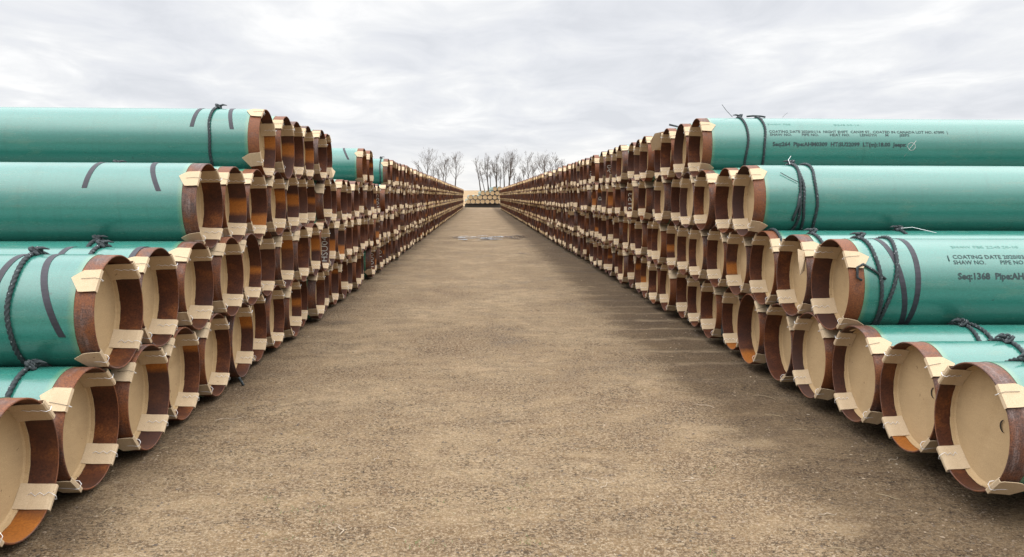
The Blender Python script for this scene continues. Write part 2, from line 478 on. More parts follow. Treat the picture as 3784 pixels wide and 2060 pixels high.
def wire_mesh(rec, ang, seed, thick=0.0022):
    r = random.Random(seed + 5)
    mb = MB()
    er = Vector((0, math.cos(ang), math.sin(ang)))
    et = Vector((0, -math.sin(ang), math.cos(ang)))
    if et.z < 0: et = -et
    pts = []
    q = r.uniform(-0.025, 0.02)
    c = RI - 0.020
    for i, x in enumerate((rec * 0.72, rec * 0.6, rec * 0.46, rec * 0.34, rec * 0.2, rec * 0.08)):
        pts.append(Vector((x, 0, 0)) + er * (c - (0.004 if i % 2 else -0.002)) + et * (q + (0.012 if i % 2 else -0.010) + r.uniform(-0.004, 0.004)))
    pts += [Vector((-0.012, 0, 0)) + er * (c - 0.006) + et * q, Vector((-0.030, 0, 0)) + er * (c + 0.012) + et * (q - 0.008),
            Vector((-0.024, 0, 0)) + er * (RO + 0.014) + et * (q - 0.016), Vector((0.0, 0, 0)) + er * (RO + 0.020) + et * (q - 0.012)]
    end = r.uniform(0.09, 0.13)
    pts += [Vector((0.02, 0, 0)) + er * (RO + 0.018) + et * (q - 0.006), Vector((end, 0, 0)) + er * (RO + 0.019) + et * (q + r.uniform(-0.02, 0.02))]
    tube(mb, pts[:9], thick, 5)
    tube(mb, pts[8:], thick * 0.75, 5, 1 if math.sin(ang) > 0 else 0)  # outer run on upper flaps: shade painted as a darker wire colour
    return mb.mesh('tie_wire', [M['wire'], M['wire_shaded']])

coat_me = coating_mesh(); steel_me = steel_mesh()
coat_far = coating_mesh(32); 
RECS = [0.155, 0.190, 0.225, 0.250]
ANGS = [math.radians(a) for a in (43, 137, -45, -135)]
CAPS, TABS, WIRES = {}, {}, {}
for i, rec in enumerate(RECS):
    for v in range(3):
        CAPS[i, v] = cap_mesh(rec, i * 10 + v)
        for t, a in enumerate(ANGS):
            TABS[i, v, t] = tab_mesh(rec, a, 100 * i + 10 * v + t, lift=(0.006 + 0.022 * v) if t > 1 else 0.004)
            WIRES[i, v, t] = wire_mesh(rec, a, 100 * i + 10 * v + t)

# ------------------------------------------------------------------ where every pipe lies
PITCHP = 0.9355
VS = math.sqrt(0.94 ** 2 - (PITCHP / 2) ** 2)
ZL, ZR = 5.0951, 5.5854
BASE_L, BASE_R = CAM_H - 2.2066, CAM_H - 2.1467
AL = {1: 2.9126, 2: 2.8869, 3: 2.894, 4: 2.8745}
AR = {1: 3.5166, 2: 3.4775, 3: 3.3894, 4: 3.3706}
LAT = {('R', 1, 0): -0.02, ('R', 1, 1): 0.03, ('R', 1, 2): 0.02, ('L', 1, 0): 0, ('L', 1, 1): 0.0, ('L', 2, 1): -0.01, ('L', 2, 2): 0.03, ('L', 2, 3): 0.0,
       ('L', 3, 4): 0.01, ('L', 3, 5): 0.01, ('L', 3, 6): 0.0, ('L', 3, 7): -0.03, ('L', 4, 6): 0.0, ('L', 4, 7): -0.05, ('R', 1, 3): -0.02, ('R', 1, 4): 0.0,
       ('R', 1, 5): -0.03, ('R', 2, 2): 0.02, ('R', 2, 3): 0, ('R', 2, 4): 0, ('R', 3, 5): 0, ('R', 3, 6): 0.04, ('R', 3, 7): -0.02, ('R', 3, 8): -0.01,
       ('R', 4, 7): 0.01, ('R', 4, 8): 0, ('R', 4, 9): -0.02, ('L', 4, 11): 0.05}
HT = {('R', 1, 0): 0.06, ('R', 1, 1): 0.035, ('R', 1, 2): 0.02, ('R', 1, 3): 0.01, ('R', 1, 4): -0.02, ('R', 1, 5): -0.02, ('R', 1, 6): -0.02, ('R', 1, 7): -0.015,
      ('L', 4, 8): 0.01, ('L', 4, 9): 0.02, ('L', 4, 10): 0.03, ('L', 4, 11): 0.03}
def pipe_pos(sd, t, k):
    y = (ZL if sd == 'L' else ZR) + (k + (0.5 if t in (2, 4) else 0)) * PITCHP
    if sd == 'R' and t == 1: y -= max(0, 0.12 * (1 - k / 14))
    if sd == 'R' and t == 2: y -= max(0, 0.08 * (1 - k / 14))
    z = (BASE_L if sd == 'L' else BASE_R) + RC + (t - 1) * VS + HT.get((sd, t, k), 0.025 if (sd == 'L' and t == 4 and k > 11) else 0)
    jr = random.Random(hash((ord(sd), t, k)) & 0xffff)
    a = (AL if sd == 'L' else AR)[t] + LAT.get((sd, t, k), jr.uniform(-0.065, 0.065) + (0.12 if jr.random() < 0.04 else 0))
    return (-a if sd == 'L' else a), y, z
END_L, END_R = 151, 139
pipes = []
for sd, end in (('L', END_L), ('R', END_R)):
    for t, k0 in ((1, 0), (2, 1 if sd == 'L' else 2), (3, 4 if sd == 'L' else 5), (4, 6 if sd == 'L' else 7)):
        idx = 0
        for k in range(k0, end):
            if sd == 'L' and t == 4 and (12 <= k <= 15 or 18 <= k <= 21): continue
            idx += 1
            pipes.append((sd, t, k, idx))
pipes.sort(key=lambda p: pipe_pos(*p[:3])[1])
near, far = pipes[:282], pipes[282:]

ORD = 'first second third fourth fifth sixth seventh eighth ninth tenth eleventh twelfth thirteenth fourteenth fifteenth sixteenth seventeenth eighteenth nineteenth'.split()
TENS = {20: 'twent', 30: 'thirt', 40: 'fort'}
def ordinal(n):
    if n < 20: return ORD[n - 1]
    t = n // 10 * 10
    return TENS[t] + 'ieth' if n == t else TENS[t] + 'y-' + ORD[n - t - 1]
TIER = {1: 'bottom', 2: 'second', 3: 'third', 4: 'top'}

# ropes / tapes: (distance from the rim, slant, kind, from, to)
def rope_ring(mb, s, slant=0.0, a0=0.0, a1=360.0, rad=0.0165, cs=1, wob=0.0, seed=0):
    n = max(12, int(abs(a1 - a0) / 1.0))
    pts = []
    for i in range(n + 1):
        a = math.radians(a0 + (a1 - a0) * i / n)
        w = wob * mnoise.noise(Vector((a * 1.3, seed, 0.5)))
        rr = RC + rad * 0.9
        pts.append((s + slant * math.sin(a) + w, cs * rr * math.cos(a), rr * math.sin(a)))
    tube(mb, pts, rad, 12, 0, lobes=3, twist=44.0)
def tape(mb, s, slant, a0, a1, cs, wd=0.052):
    n = 28
    vs, fs = [], []
    for i in range(n + 1):
        a = math.radians(a0 + (a1 - a0) * i / n)
        x = s + slant * math.sin(a)
        for rr in (RC + 0.0008, RC + 0.0035):
            for dx in (-wd / 2, wd / 2):
                vs.append((x + dx, cs * rr * math.cos(a), rr * math.sin(a)))
    for i in range(n):
        q = i * 4
        fs += [(q + 2, q + 3, q + 7, q + 6), (q, q + 2, q + 6, q + 4), (q + 3, q + 1, q + 5, q + 7)]
    fs += [(0, 1, 3, 2), (n * 4, n * 4 + 2, n * 4 + 3, n * 4 + 1)]
    mb.add(vs, fs, 0, False)
def solve_s(pos, cs, px, phi):
    """distance from the rim at which a point at angle phi on the coating projects to photo column px"""
    x0, y0, z0 = pos
    sg = 1 if cs < 0 else -1
    lo, hi = 0.0, 17.0
    for _ in range(50):
        mid = (lo + hi) / 2
        p = (x0 + sg * mid, y0 - RC * math.cos(phi), z0 + RC * math.sin(phi))
        q = project(p)[0]
        if (q < px) == (sg > 0): lo = mid
        else: hi = mid
    return lo
def text_mesh(txt, size, mat, wrap, name, bold=0.0, width=None, shear=0.0, space=1.0):
    cu = bpy.data.curves.new(name, 'FONT')
    cu.body = txt; cu.size = size; cu.offset = bold; cu.resolution_u = 2; cu.space_character = space; cu.shear = shear
    o = bpy.data.objects.new(name, cu); C.objects.link(o)
    dg = bpy.context.evaluated_depsgraph_get()
    me = bpy.data.meshes.new_from_object(o.evaluated_get(dg))
    bpy.data.objects.remove(o); bpy.data.curves.remove(cu)
    xs = [v.co.x for v in me.vertices]
    k = width / (max(xs) - min(xs)) if width else 1.0
    for v in me.vertices: v.co = wrap(v.co.x * k, v.co.y)
    me.materials.clear(); me.materials.append(mat); me.name = name
    return me

ropes = {  # (side, tier, k): list of rope pixel columns (at the camera-facing equator), list of tape specs
    ('L', 4, 6): dict(rope=[(774, 0.0)], tape=[(708, -0.04, 24, 118), (856, 0.13, 20, 118)]),
    ('L', 3, 4): dict(rope=[], tape=[(312, -0.04, 24, 110), (585, 0.24, 20, 110)]),
    ('L', 2, 1): dict(rope=[(38, 0.02)], tape=[(-20, -0.06, 32, 110), (229, 0.17, -16, 112)]),
    ('L', 2, 2): dict(rope=[(300, 0.0)], tape=[(455, 0.0, 15, 110), (180, 0.0, 15, 110)]),
    ('L', 2, 3): dict(rope=[(300, 0.02)], tape=[]),
    ('L', 1, 1): dict(rope=[(-20, -0.05)], tape=[]),
    ('L', 3, 5): dict(rope=[(380, 0.0)], tape=[]),
    ('R', 4, 7): dict(rope=[(2763, 0.0), (2828, 0.0)], tape=[]),
    ('R', 3, 5): dict(rope=[(2958, 0.03), (3022, -0.02), (2975, -0.04)], tape=[]),
    ('R', 2, 2): dict(rope=[(3262, -0.03), (3300, 0.12)], tape=[(3290, -0.09, -80, 112), (3315, 0.02, -70, 112)]),
    ('R', 2, 3): dict(rope=[(3060, 0.0)], tape=[]),
    ('R', 2, 4): dict(rope=[(3380, 0.0), (2900, 0.0)], tape=[]),
    ('R', 1, 1): dict(rope=[(3840, 0.0)], tape=[]),
    ('R', 1, 2): dict(rope=[(3640, 0.02), (3690, 0.0)], tape=[]),
    ('R', 1, 0): dict(rope=[(3960, 0.0)], tape=[]),
    ('L', 4, 16): dict(rope=[], tape=[(1287, 0.25, 20, 110)]),
    ('L', 4, 22): dict(rope=[(1404, 0.0)], tape=[]),
}
chalk = {('L', 1, 18): '1000', ('L', 1, 20): '10', ('L', 2, 10): 'HSU04', ('L', 2, 19): '10Gc', ('L', 3, 20): '1055', ('R', 3, 13): '3153',
         ('R', 4, 16): '90', ('R', 4, 20): '07', ('R', 3, 18): 'b', ('L', 4, 8): '-'}
gleam_patches = {('L', 4, 6): (0.10, 0.16), ('L', 4, 7): (-0.02, 0.16), ('L', 4, 9): (-0.05, 0.2), ('L', 3, 6): (-0.52, 0.16), ('L', 3, 7): (0.22, 0.15),
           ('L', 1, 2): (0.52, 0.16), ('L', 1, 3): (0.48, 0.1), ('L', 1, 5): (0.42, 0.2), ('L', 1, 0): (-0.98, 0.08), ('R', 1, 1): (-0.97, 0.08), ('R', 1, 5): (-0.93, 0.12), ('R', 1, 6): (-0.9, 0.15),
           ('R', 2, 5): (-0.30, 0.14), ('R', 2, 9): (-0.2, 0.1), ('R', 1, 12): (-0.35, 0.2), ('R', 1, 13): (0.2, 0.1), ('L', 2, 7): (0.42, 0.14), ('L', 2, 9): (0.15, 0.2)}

def make_pipe(sd, t, k, idx):
    pos = pipe_pos(sd, t, k)
    cs = 1 if sd == 'L' else -1
    jr = random.Random(1000 * t + k * 7 + (3 if sd == 'L' else 0))
    root = bpy.data.objects.new('steel_pipe', None)
    C.objects.link(root)
    root.empty_display_size = 0.3
    root.location = pos
    root.rotation_euler = (0, 0, (PI + 0.0096) if sd == 'L' else -0.0106)
    side = 'left' if sd == 'L' else 'right'
    key = (sd, t, k)
    # painted gleam band
    if key in gleam_patches: pa = gleam_patches[key]
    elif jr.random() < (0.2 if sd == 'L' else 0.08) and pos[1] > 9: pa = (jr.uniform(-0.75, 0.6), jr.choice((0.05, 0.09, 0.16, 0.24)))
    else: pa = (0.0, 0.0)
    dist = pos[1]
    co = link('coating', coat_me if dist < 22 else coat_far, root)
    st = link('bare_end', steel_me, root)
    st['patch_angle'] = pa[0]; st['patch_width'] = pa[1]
    ri = jr.choice((1, 2, 2, 3) if sd == 'L' else (0, 1, 1, 2)); vi = jr.randrange(3)
    if sd == 'R' and t == 1 and k < 4: ri = 0
    if sd == 'L' and t == 3 and k < 7: ri = 3
    if sd == 'L' and t <= 2 and k < 3: ri = 2
    cp = link('end_cap', CAPS[ri, vi], root)
    spin = math.radians(jr.uniform(-4, 4) if dist < 9 else jr.gauss(0, 6))
    cp.rotation_euler = (spin, 0, 0)
    for a in range(4):
        va = jr.randrange(3)
        if dist > 9 and jr.random() < 0.05: continue
        tb = link('tab', TABS[ri, va, a], cp)
        if dist < 27:
            link('tie_wire', WIRES[ri, va, a], cp)
    extra = []
    if key in ropes:
        spec = ropes[key]
        for i, (px, sl) in enumerate(spec['rope']):
            s = solve_s(pos, cs, px, 0.0)
            mb = MB(); rope_ring(mb, s, sl, 200, 558, cs=cs, wob=0.03, seed=px)
            link('rope', mb.mesh('rope', [M['rope']]), root)
            if i == 0:
                mb = MB()                                       # knot and frayed tail on the crown of the pipe
                for q in range(3):
                    b0 = math.radians(84 + q * 6)
                    pts = []
                    for j in range(14):
                        u = j / 13 * 2 * PI
                        pts.append((s + sl + 0.030 * math.sin(u) + 0.012 * q, cs * (RC + 0.03) * math.cos(b0) + 0.02 * math.cos(u), (RC + 0.03) * math.sin(b0) + 0.026 * math.sin(u + q)))
                    tube(mb, pts, 0.012, 8, 0, lobes=3, twist=44)
                dxs = 0.10 if q % 2 else -0.10
                tube(mb, [(s + sl, 0, RC + 0.04), (s + sl - 0.05, 0.01, RC + 0.052), (s + sl - 0.11, 0.03 * cs, RC + 0.045)], [0.013, 0.012, 0.004], 8, 0, lobes=3, twist=44)
                link('rope_knot', mb.mesh('rope_knot', [M['rope']]), root)
        for px, sl, a0, a1 in spec['tape']:
            s = solve_s(pos, cs, px, math.radians(a0)) - sl * math.sin(math.radians(a0))
            mb = MB(); tape(mb, s, sl, a0, a1, cs)
            link('tape_strip', mb.mesh('tape_strip', [M['strap']]), root)
    if key in chalk:
        txt = chalk[key]
        # on the inner wall facing the viewer (the side away from the camera), running upwards
        def wrap(u, v):
            a = (u - 0.14 * len(txt) / 2 * 1.0) / RI
            r = RI - 0.004
            return Vector((0.035 + v, -cs * r * math.cos(a), r * math.sin(a)))
        if txt != '-':
            link('chalk_mark', text_mesh(txt, 0.17, M['chalk'], wrap, 'chalk_mark', bold=-0.002, width=0.10 * len(txt)), root)
        else:
            mb = MB()
            tube(mb, [(0.02, -cs * (RI - 0.006) * math.cos(a), (RI - 0.006) * math.sin(a)) if False else (0.01 + 0.12 * j / 6, -cs * (RI - 0.006), -0.12 + 0.012 * math.sin(j)) for j, a in enumerate([0] * 7)], 0.004, 5)
            link('loose_wire', mb.mesh('loose_wire', [M['wire']]), root)
    lab = None
    if idx == 1: lab = {('L', 1): 'nearest bottom pipe of the left stack, cut off by the frame edge',
                        ('L', 2): 'first pipe of the left stack\'s second tier, with thick black rope and tape strips',
                        ('L', 3): 'first third-tier pipe of the left stack, two short dark tape strips',
                        ('L', 4): 'first pipe on top of the left stack, black rope between two tape strips',
                        ('R', 1): 'nearest bottom pipe of the right stack, cardboard cap with a hand slot',
                        ('R', 2): 'first second-tier pipe of the right stack, lettered coating and tangled black rope',
                        ('R', 3): 'first third-tier pipe of the right stack, unlettered coating, black ropes',
                        ('R', 4): 'first pipe on top of the right stack, rope rings and rows of lettering'}[sd, t]
    if lab is None:
        lab = '%s pipe from the front, %s tier of the %s stack' % (ordinal(idx), TIER[t], side)
        if key == ('L', 4, 16): lab = 'first of two lone pipes on the left stack beyond the gap, green side showing'
        elif key == ('L', 4, 17): lab = 'second of two lone pipes on the left stack beyond the gap'
        elif sd == 'L' and t == 4 and k >= 22:
            lab = ('%s pipe past the second gap, top tier of the left stack' % ordinal(k - 21))
        if key in chalk and chalk[key] != '-': lab += ', chalk inside'
        elif pa[1] > 0 and len(lab.split()) < 14: lab += ', orange glow painted inside'
    tag(root, lab, 'pipe', 'capped pipes stacked on the %s of the aisle' % side)
    return root, pos, cs

made = {}
for p in near:
    made[p[:3]] = make_pipe(*p)

# dark crescents standing in for the shade inside hand slots, on the caps of the nearest right-hand pipes
for key, yy, zz in ((('R', 1, 0), -0.17, 0.04), (('R', 1, 1), -0.16, 0.06), (('R', 1, 2), -0.22, 0.03), (('R', 2, 2), -0.10, 0.0)):
    root, pos, cs = made[key]
    cap = [c for c in root.children if c.name.startswith('end_cap')][0]
    x = min(v.co.x for v in cap.data.vertices if math.hypot(v.co.y, v.co.z) < 0.3) - 0.004
    mb = MB(); n = 12; vs = []
    for i in range(n + 1):
        a = PI * (0.62 + 0.80 * i / n)
        th = 0.012 * math.sin(PI * i / n) + 0.0015
        vs += [(x, yy - 0.045 * math.cos(a) * 1.0, zz + 0.045 * math.sin(a)), (x, yy - (0.045 + th) * math.cos(a), zz + (0.045 + th) * math.sin(a)),
               (x + 0.003, yy - 0.045 * math.cos(a), zz + 0.045 * math.sin(a)), (x + 0.003, yy - (0.045 + th) * math.cos(a), zz + (0.045 + th) * math.sin(a))]
    fs = []
    for i in range(n):
        q = 4 * i
        fs += [(q, q + 1, q + 5, q + 4), (q, q + 4, q + 6, q + 2), (q + 1, q + 3, q + 7, q + 5)]
    mb.add(vs, fs)
    link('hand_slot', mb.mesh('hand_slot', [M['slot']]), cap)

# stencilled lettering
def letter(key, px, phi_deg, txt, size, width_px, mat, bold=0.0, name='stencil_lettering', space=1.0):
    root, pos, cs = made[key]
    phi = math.radians(phi_deg)
    s0 = solve_s(pos, cs, px, phi); s1 = solve_s(pos, cs, px + width_px, phi)
    def wrap(u, v):
        a = phi + v / RC
        r = RC + 0.0022
        return Vector((s0 + u, cs * r * math.cos(a), r * math.sin(a)))
    link(name, text_mesh(txt, size, mat, wrap, name, bold=bold, width=s1 - s0, space=space), root)
K4, K2 = ('R', 4, 7), ('R', 2, 2)
letter(K4, 2842, 27.0, 'COATING DATE 2020/01/16  NIGHT SHIFT  CAN39 ST.  COATED IN CANADA LOT NO. 67090  |', 0.062, 655, M['ink'], 0.0014)
letter(K4, 2845, 20.5, 'SHAW NO.        PIPE NO.         HEAT NO.        LENGTH       M         JEEPS', 0.058, 512, M['ink'], 0.0010)
letter(K4, 2855, 1.0, 'Seq:264  Pipe:AHM0309  HT:SU22099  LT(m):18.00  Jeeps:', 0.082, 490, M['ink'], 0.0030)
letter(K4, 2836, 46, 'SHAW FBE', 0.050, 84, M['fade'])
letter(K4, 3080, 45, 'Z245.20-10', 0.050, 94, M['fade'])
letter(K2, 3521, 38.5, 'COATING DATE 2020/03', 0.064, 262, M['ink'], 0.0010)
letter(K2, 3524, 31.0, 'SHAW NO.        PIPE NO', 0.060, 256, M['ink'], 0.0008)
letter(K2, 3540, 12.5, 'Seq:1368  Pipe:AH', 0.085, 242, M['ink'], 0.0030)
letter(K2, 3514, 56, 'SHAW FBE Z245.20-10', 0.055, 246, M['fade'])
def surf_line(key, pts, rad, mat, name):
    root, pos, cs = made[key]
    out = []
    for px, phi in pts:
        ph = math.radians(phi); s = solve_s(pos, cs, px, ph)
        out.append((s, cs * (RC + 0.001) * math.cos(ph), (RC + 0.001) * math.sin(ph)))
    mb = MB(); tube(mb, out, rad, 5)
    link(name, mb.mesh(name, [mat]), root)
ell = [(3365 + 14 * math.cos(a), 1.0 + 7.2 * math.sin(a)) for a in [2 * PI * i / 16 for i in range(17)]]
surf_line(K4, ell, 0.004, M['chalk'], 'chalk_mark')
surf_line(K4, [(3382, 12), (3362, -1), (3338, -18)], 0.004, M['chalk'], 'chalk_mark')
surf_line(K2, [(3500, 43), (3503, 39), (3507, 35)], 0.006, M['ink'], 'stencil_lettering')

# loose strands of wire springing from the ropes
def strand(key, s, pts, mat='wire', rad=0.004, name='loose_strand'):
    root, pos, cs = made[key]
    mb = MB(); tube(mb, [(s + a, cs * (RC + 0.02) * math.cos(math.radians(ph)) + 0, (RC + 0.02) * math.sin(math.radians(ph)) + z) for a, ph, z in pts], rad, 5)
    link(name, mb.mesh(name, [M[mat]]), root)
s = solve_s(made[K4][1], -1, 2706, PI / 2)
strand(K4, s, [(0, 90, 0), (-0.10, 90, 0.10), (-0.17, 90, 0.19)], 'rope')
s = solve_s(made[K4][1], -1, 2890, PI / 2)
strand(K4, s, [(0, 90, 0), (0.04, 90, 0.04), (0.08, 90, 0.07)], 'rope', 0.002)
s = solve_s(made[('R', 4, 7)][1], -1, 2763, PI / 2)
strand(K4, s, [(-0.02, 90, 0.01), (0.08, 91, 0.02), (0.2, 90, 0.015), (0.27, 88, 0.0)], 'rope', 0.014, 'rope')
s = solve_s(made[('R', 3, 5)][1], -1, 2940, 0.6)
strand(('R', 3, 5), s, [(0.02, 30, 0), (-0.08, 38, 0), (-0.17, 48, 0)], 'rope', 0.005)
strand(('R', 3, 5), s, [(0.03, 78, 0), (0.05, 92, 0.05), (0.09, 95, 0.10)], 'wire', 0.004)
strand(('R', 3, 5), s, [(0.03, 12, 0), (0.01, -8, 0), (-0.02, -22, 0), (-0.03, -30, 0.0)], 'rope', 0.018, 'rope')
s = solve_s(made[K2][1], -1, 3262, 0.3)
strand(K2, s, [(0.02, 12, 0), (-0.08, 22, 0), (-0.18, 30, 0), (-0.24, 26, 0), (-0.25, 14, 0), (-0.21, 11, 0)], 'rope', 0.013, 'rope')
s = solve_s(made[('R', 2, 4)][1], -1, 3340, 1.4)
strand(('R', 2, 4), s, [(-0.05, 80, 0.02), (0.10, 82, 0.03), (0.26, 76, 0.0), (0.35, 70, -0.01)], 'wire', 0.0035)
# rope tails hanging at the pipe mouths
def hanging(key, pts, rad=0.018):
    root, pos, cs = made[key]
    mb = MB(); tube(mb, pts, rad, 10, 0, lobes=3, twist=44)
    link('rope', mb.mesh('rope', [M['rope']]), root)
hanging(('R', 1, 6), [(0.03, 0.50, 0.10 - 0.04 * i) if True else 0 for i in range(12)])
hanging(('L', 1, 5), [(-0.02 - 0.01 * i, 0.30, -0.40 - 0.02 * i) for i in range(6)], 0.014)
hanging(('R', 4, 9), [(0.25 - 0.05 * i, 0.0, RC + 0.015 + 0.012 * i) for i in range(5)], 0.015)

def loose_flap(key, quad, lab=None):
    root, pos, cs = made[key]
    cap = [c for c in root.children if c.name.startswith('end_cap')][0]
    mb = MB(); T = Vector((0.004, 0.002, 0.002))
    q = [Vector(p) for p in quad]; n = len(q)
    mb.add(q + [p + T for p in q], [tuple(range(n)), tuple(range(2 * n - 1, n - 1, -1))] + [(i, n + i, n + (i + 1) % n, (i + 1) % n) for i in range(n)])
    o = link('tab', mb.mesh('tab', [M['tab']]), cap)
    o['label'] = lab or 'torn cardboard tab sticking out of the pipe mouth'
# (local x is along the pipe, negative towards the aisle; local y towards the far row on the right-hand stack)
loose_flap(('R', 4, 10), [(0.06, -0.20, 0.44), (-0.10, -0.12, 0.42), (-0.16, 0.02, 0.30), (-0.10, 0.16, 0.14), (0.05, 0.02, 0.20)])
loose_flap(('R', 2, 3), [(0.02, -0.34, 0.30), (-0.09, -0.38, 0.34), (-0.13, -0.52, 0.22), (-0.10, -0.50, 0.07), (0.0, -0.36, 0.10)])
loose_flap(('L', 4, 11), [(0.02, -0.36, -0.26), (-0.07, -0.30, -0.33), (-0.06, -0.05, -0.40), (0.02, -0.08, -0.42)])

# ------------------------------------------------------------------ the remaining pipes of both rows: one object
def low_template(rec, seed):
    mb = MB()
    seg = 20
    surf_x(mb, [(CUT, RC), (LEN, RC)], seg, 0, flip=True)
    surf_x(mb, [(0.0, RO), (CUT, RO)], seg, 1, flip=True)
    surf_x(mb, [(0.0, RO), (0.0, RI)], seg, 1, smooth=False)
    surf_x(mb, [(0.0, RI), (0.30, RI)], seg, 2)
    surf_x(mb, [(rec - 0.036, RI - 0.004), (rec, RI - 0.024), (rec, 0.02)], seg, 3, smooth=False)
    r = random.Random(seed)
    for a in ANGS:
        a += r.uniform(-0.08, 0.08)
        er = Vector((0, math.cos(a), math.sin(a))); et = Vector((0, -math.sin(a), math.cos(a)))
        hw = 0.092
        pr = [(rec, RI - 0.02, 1), (0.0, RI - 0.012, 1), (-0.012, RI + 0.005, 1), (0.0, RO + 0.012, 1), (0.13, RO + 0.015, 1), (0.20, RO + 0.015, 0.12)]
        vs = []
        for x, rr, w in pr:
            vs += [er * rr - et * hw * w + Vector((x, 0, 0)), er * rr + et * hw * w + Vector((x, 0, 0))]
        mb.add(vs, [(2 * i, 2 * i + 1, 2 * i + 3, 2 * i + 2) for i in range(len(pr) - 1)], 3, False)
    return mb
tpls = [low_template(RECS[i], i) for i in range(4)]
V, Fc, Mi, Sm, RN, PA, PW, HH = [], [], [], [], [], [], [], []
for (sd, t, k, idx) in far:
    x, y, z = pipe_pos(sd, t, k)
    jr = random.Random(t * 999 + k * 5 + (1 if sd == 'L' else 0))
    tp = tpls[1 + jr.randrange(3)]
    sg = -1 if sd == 'L' else 1
    n = len(V)
    V += [(x + sg * a, y + sg * b_, z + c) for a, b_, c in tp.v]
    Fc += [tuple(i + n for i in f) for f in tp.f]
    Mi += tp.m; Sm += tp.s
    nf = len(tp.f); nv = len(tp.v)
    RN += [jr.random()] * nf
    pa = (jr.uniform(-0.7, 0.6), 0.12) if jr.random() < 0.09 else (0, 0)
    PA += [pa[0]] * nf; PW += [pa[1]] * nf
    HH += [c / 0.444 for a, b_, c in tp.v]
me = bpy.data.meshes.new('distant_pipes')
me.from_pydata(V, [], Fc)
for mm in (M['coat'], M['rust'], M['inner_far'], M['card']): me.materials.append(mm)
me.polygons.foreach_set('material_index', Mi); me.polygons.foreach_set('use_smooth', Sm)
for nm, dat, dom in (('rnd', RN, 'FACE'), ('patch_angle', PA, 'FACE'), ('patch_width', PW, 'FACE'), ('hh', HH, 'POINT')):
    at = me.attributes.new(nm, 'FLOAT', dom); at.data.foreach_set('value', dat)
me.update()
tag(link('distant_pipes', me), 'rusty capped pipes of both stacks receding to the far end of the aisle', 'pipes', None, 'stuff')

# ------------------------------------------------------------------ stack across the far end (pipes seen end-on)
FY = 158.0
def far_pt(px, py):
    d = right * ((px - 1892) / F_PX) - up * ((py - 1030) / F_PX) + fwd
    return Vector((0, 0, CAM_H)) + d * (FY / d.y)
rows = [(745.6, [565, 690, 813, 937, 1062, 1187, 1312]), (730.6, [627, 752, 876, 1000, 1125, 1250, 1374]), (715.6, [940, 1065, 1189, 1312]), (700.6, [1254, 1377])]
o0 = far_pt(1650 + 565 / 7.01, 745.6)
pit = 0.946
row_name = ['bottom', 'second', 'third', 'top']
for r_i, (py, xs) in enumerate(rows):
    for c_i, cx in enumerate(xs):
        col = round((cx - 565 - (62 if r_i in (1, 3) else 0)) / 124.6)
        p = Vector((o0.x + (col + (0.5 if r_i in (1, 3) else 0)) * pit, FY, o0.z + r_i * 0.825))
        root = bpy.data.objects.new('steel_pipe', None); C.objects.link(root)
        root.location = p; root.rotation_euler = (0, 0, PI / 2 + 0.03)
        link('coating', coat_far, root)
        st = link('bare_end', steel_me, root); st['patch_angle'] = 0.0; st['patch_width'] = 0.0
        cp = link('end_cap', CAPS[(c_i + r_i) % 4, c_i % 3], root)
        cp.rotation_euler = (rng.uniform(-1, 1), 0, 0); cp.scale = (0.4, 0.87, 0.87)
        tag(root, '%s pipe from the left, %s row of the end-on stack closing the aisle' % (ordinal(c_i + 1), row_name[r_i]),
            'pipe', 'pipes seen end-on across the far end of the aisle')
bz = o0.z - RC
def box(name, x0, x1, y0, y1, z0, z1, mat, parent=None):
    mb = MB()
    b = 0.01
    mb.add([(x0, y0, z0), (x1, y0, z0), (x1, y1, z0), (x0, y1, z0), (x0, y0 + b, z1), (x1, y0 + b, z1), (x1, y1 - b, z1), (x0, y1 - b, z1),
            (x0, y0, z1 - b), (x1, y0, z1 - b), (x1, y1, z1 - b), (x0, y1, z1 - b)],
           [(3, 2, 1, 0), (4, 5, 6, 7), (0, 1, 9, 8), (8, 9, 5, 4), (2, 3, 11, 10), (10, 11, 7, 6), (1, 2, 10, 6, 5, 9), (3, 0, 8, 4, 7, 11)])
    return link(name, mb.mesh(name, [mat]), parent)
fx0, fx1 = o0.x - 0.7, o0.x + 6.9 * pit
tag(box('timber_skid', fx0, fx1, FY + 0.5, FY + 0.9, 0.0, bz, M['timber']), 'dark timber beam carrying the front of the end-on stack at the far end', 'beam')
tag(box('timber_skid', fx0, fx1, FY + 12, FY + 12.4, 0.0, bz, M['timber']), 'rear timber beam under the end-on stack at the far end', 'beam')
for sd, ax, b0, e0 in (('left', -1, BASE_L, ZL + END_L * PITCHP), ('right', 1, BASE_R, ZR + END_R * PITCHP)):
    for off, wh in ((2.6, 'near the aisle'), (15.5, 'far from the aisle')):
        xa = ax * ((2.9 if ax < 0 else 3.5) + off)
        y0 = (ZL if ax < 0 else ZR) - 0.4
        tag(box('timber_skid', min(xa, xa + ax * 0.15), max(xa, xa + ax * 0.15), y0, e0, -0.01, b0 - 0.021 if ax > 0 else b0 - 0.001, M['timber']),
            'flat timber runner under the %s stack, %s' % (sd, wh), 'beam')

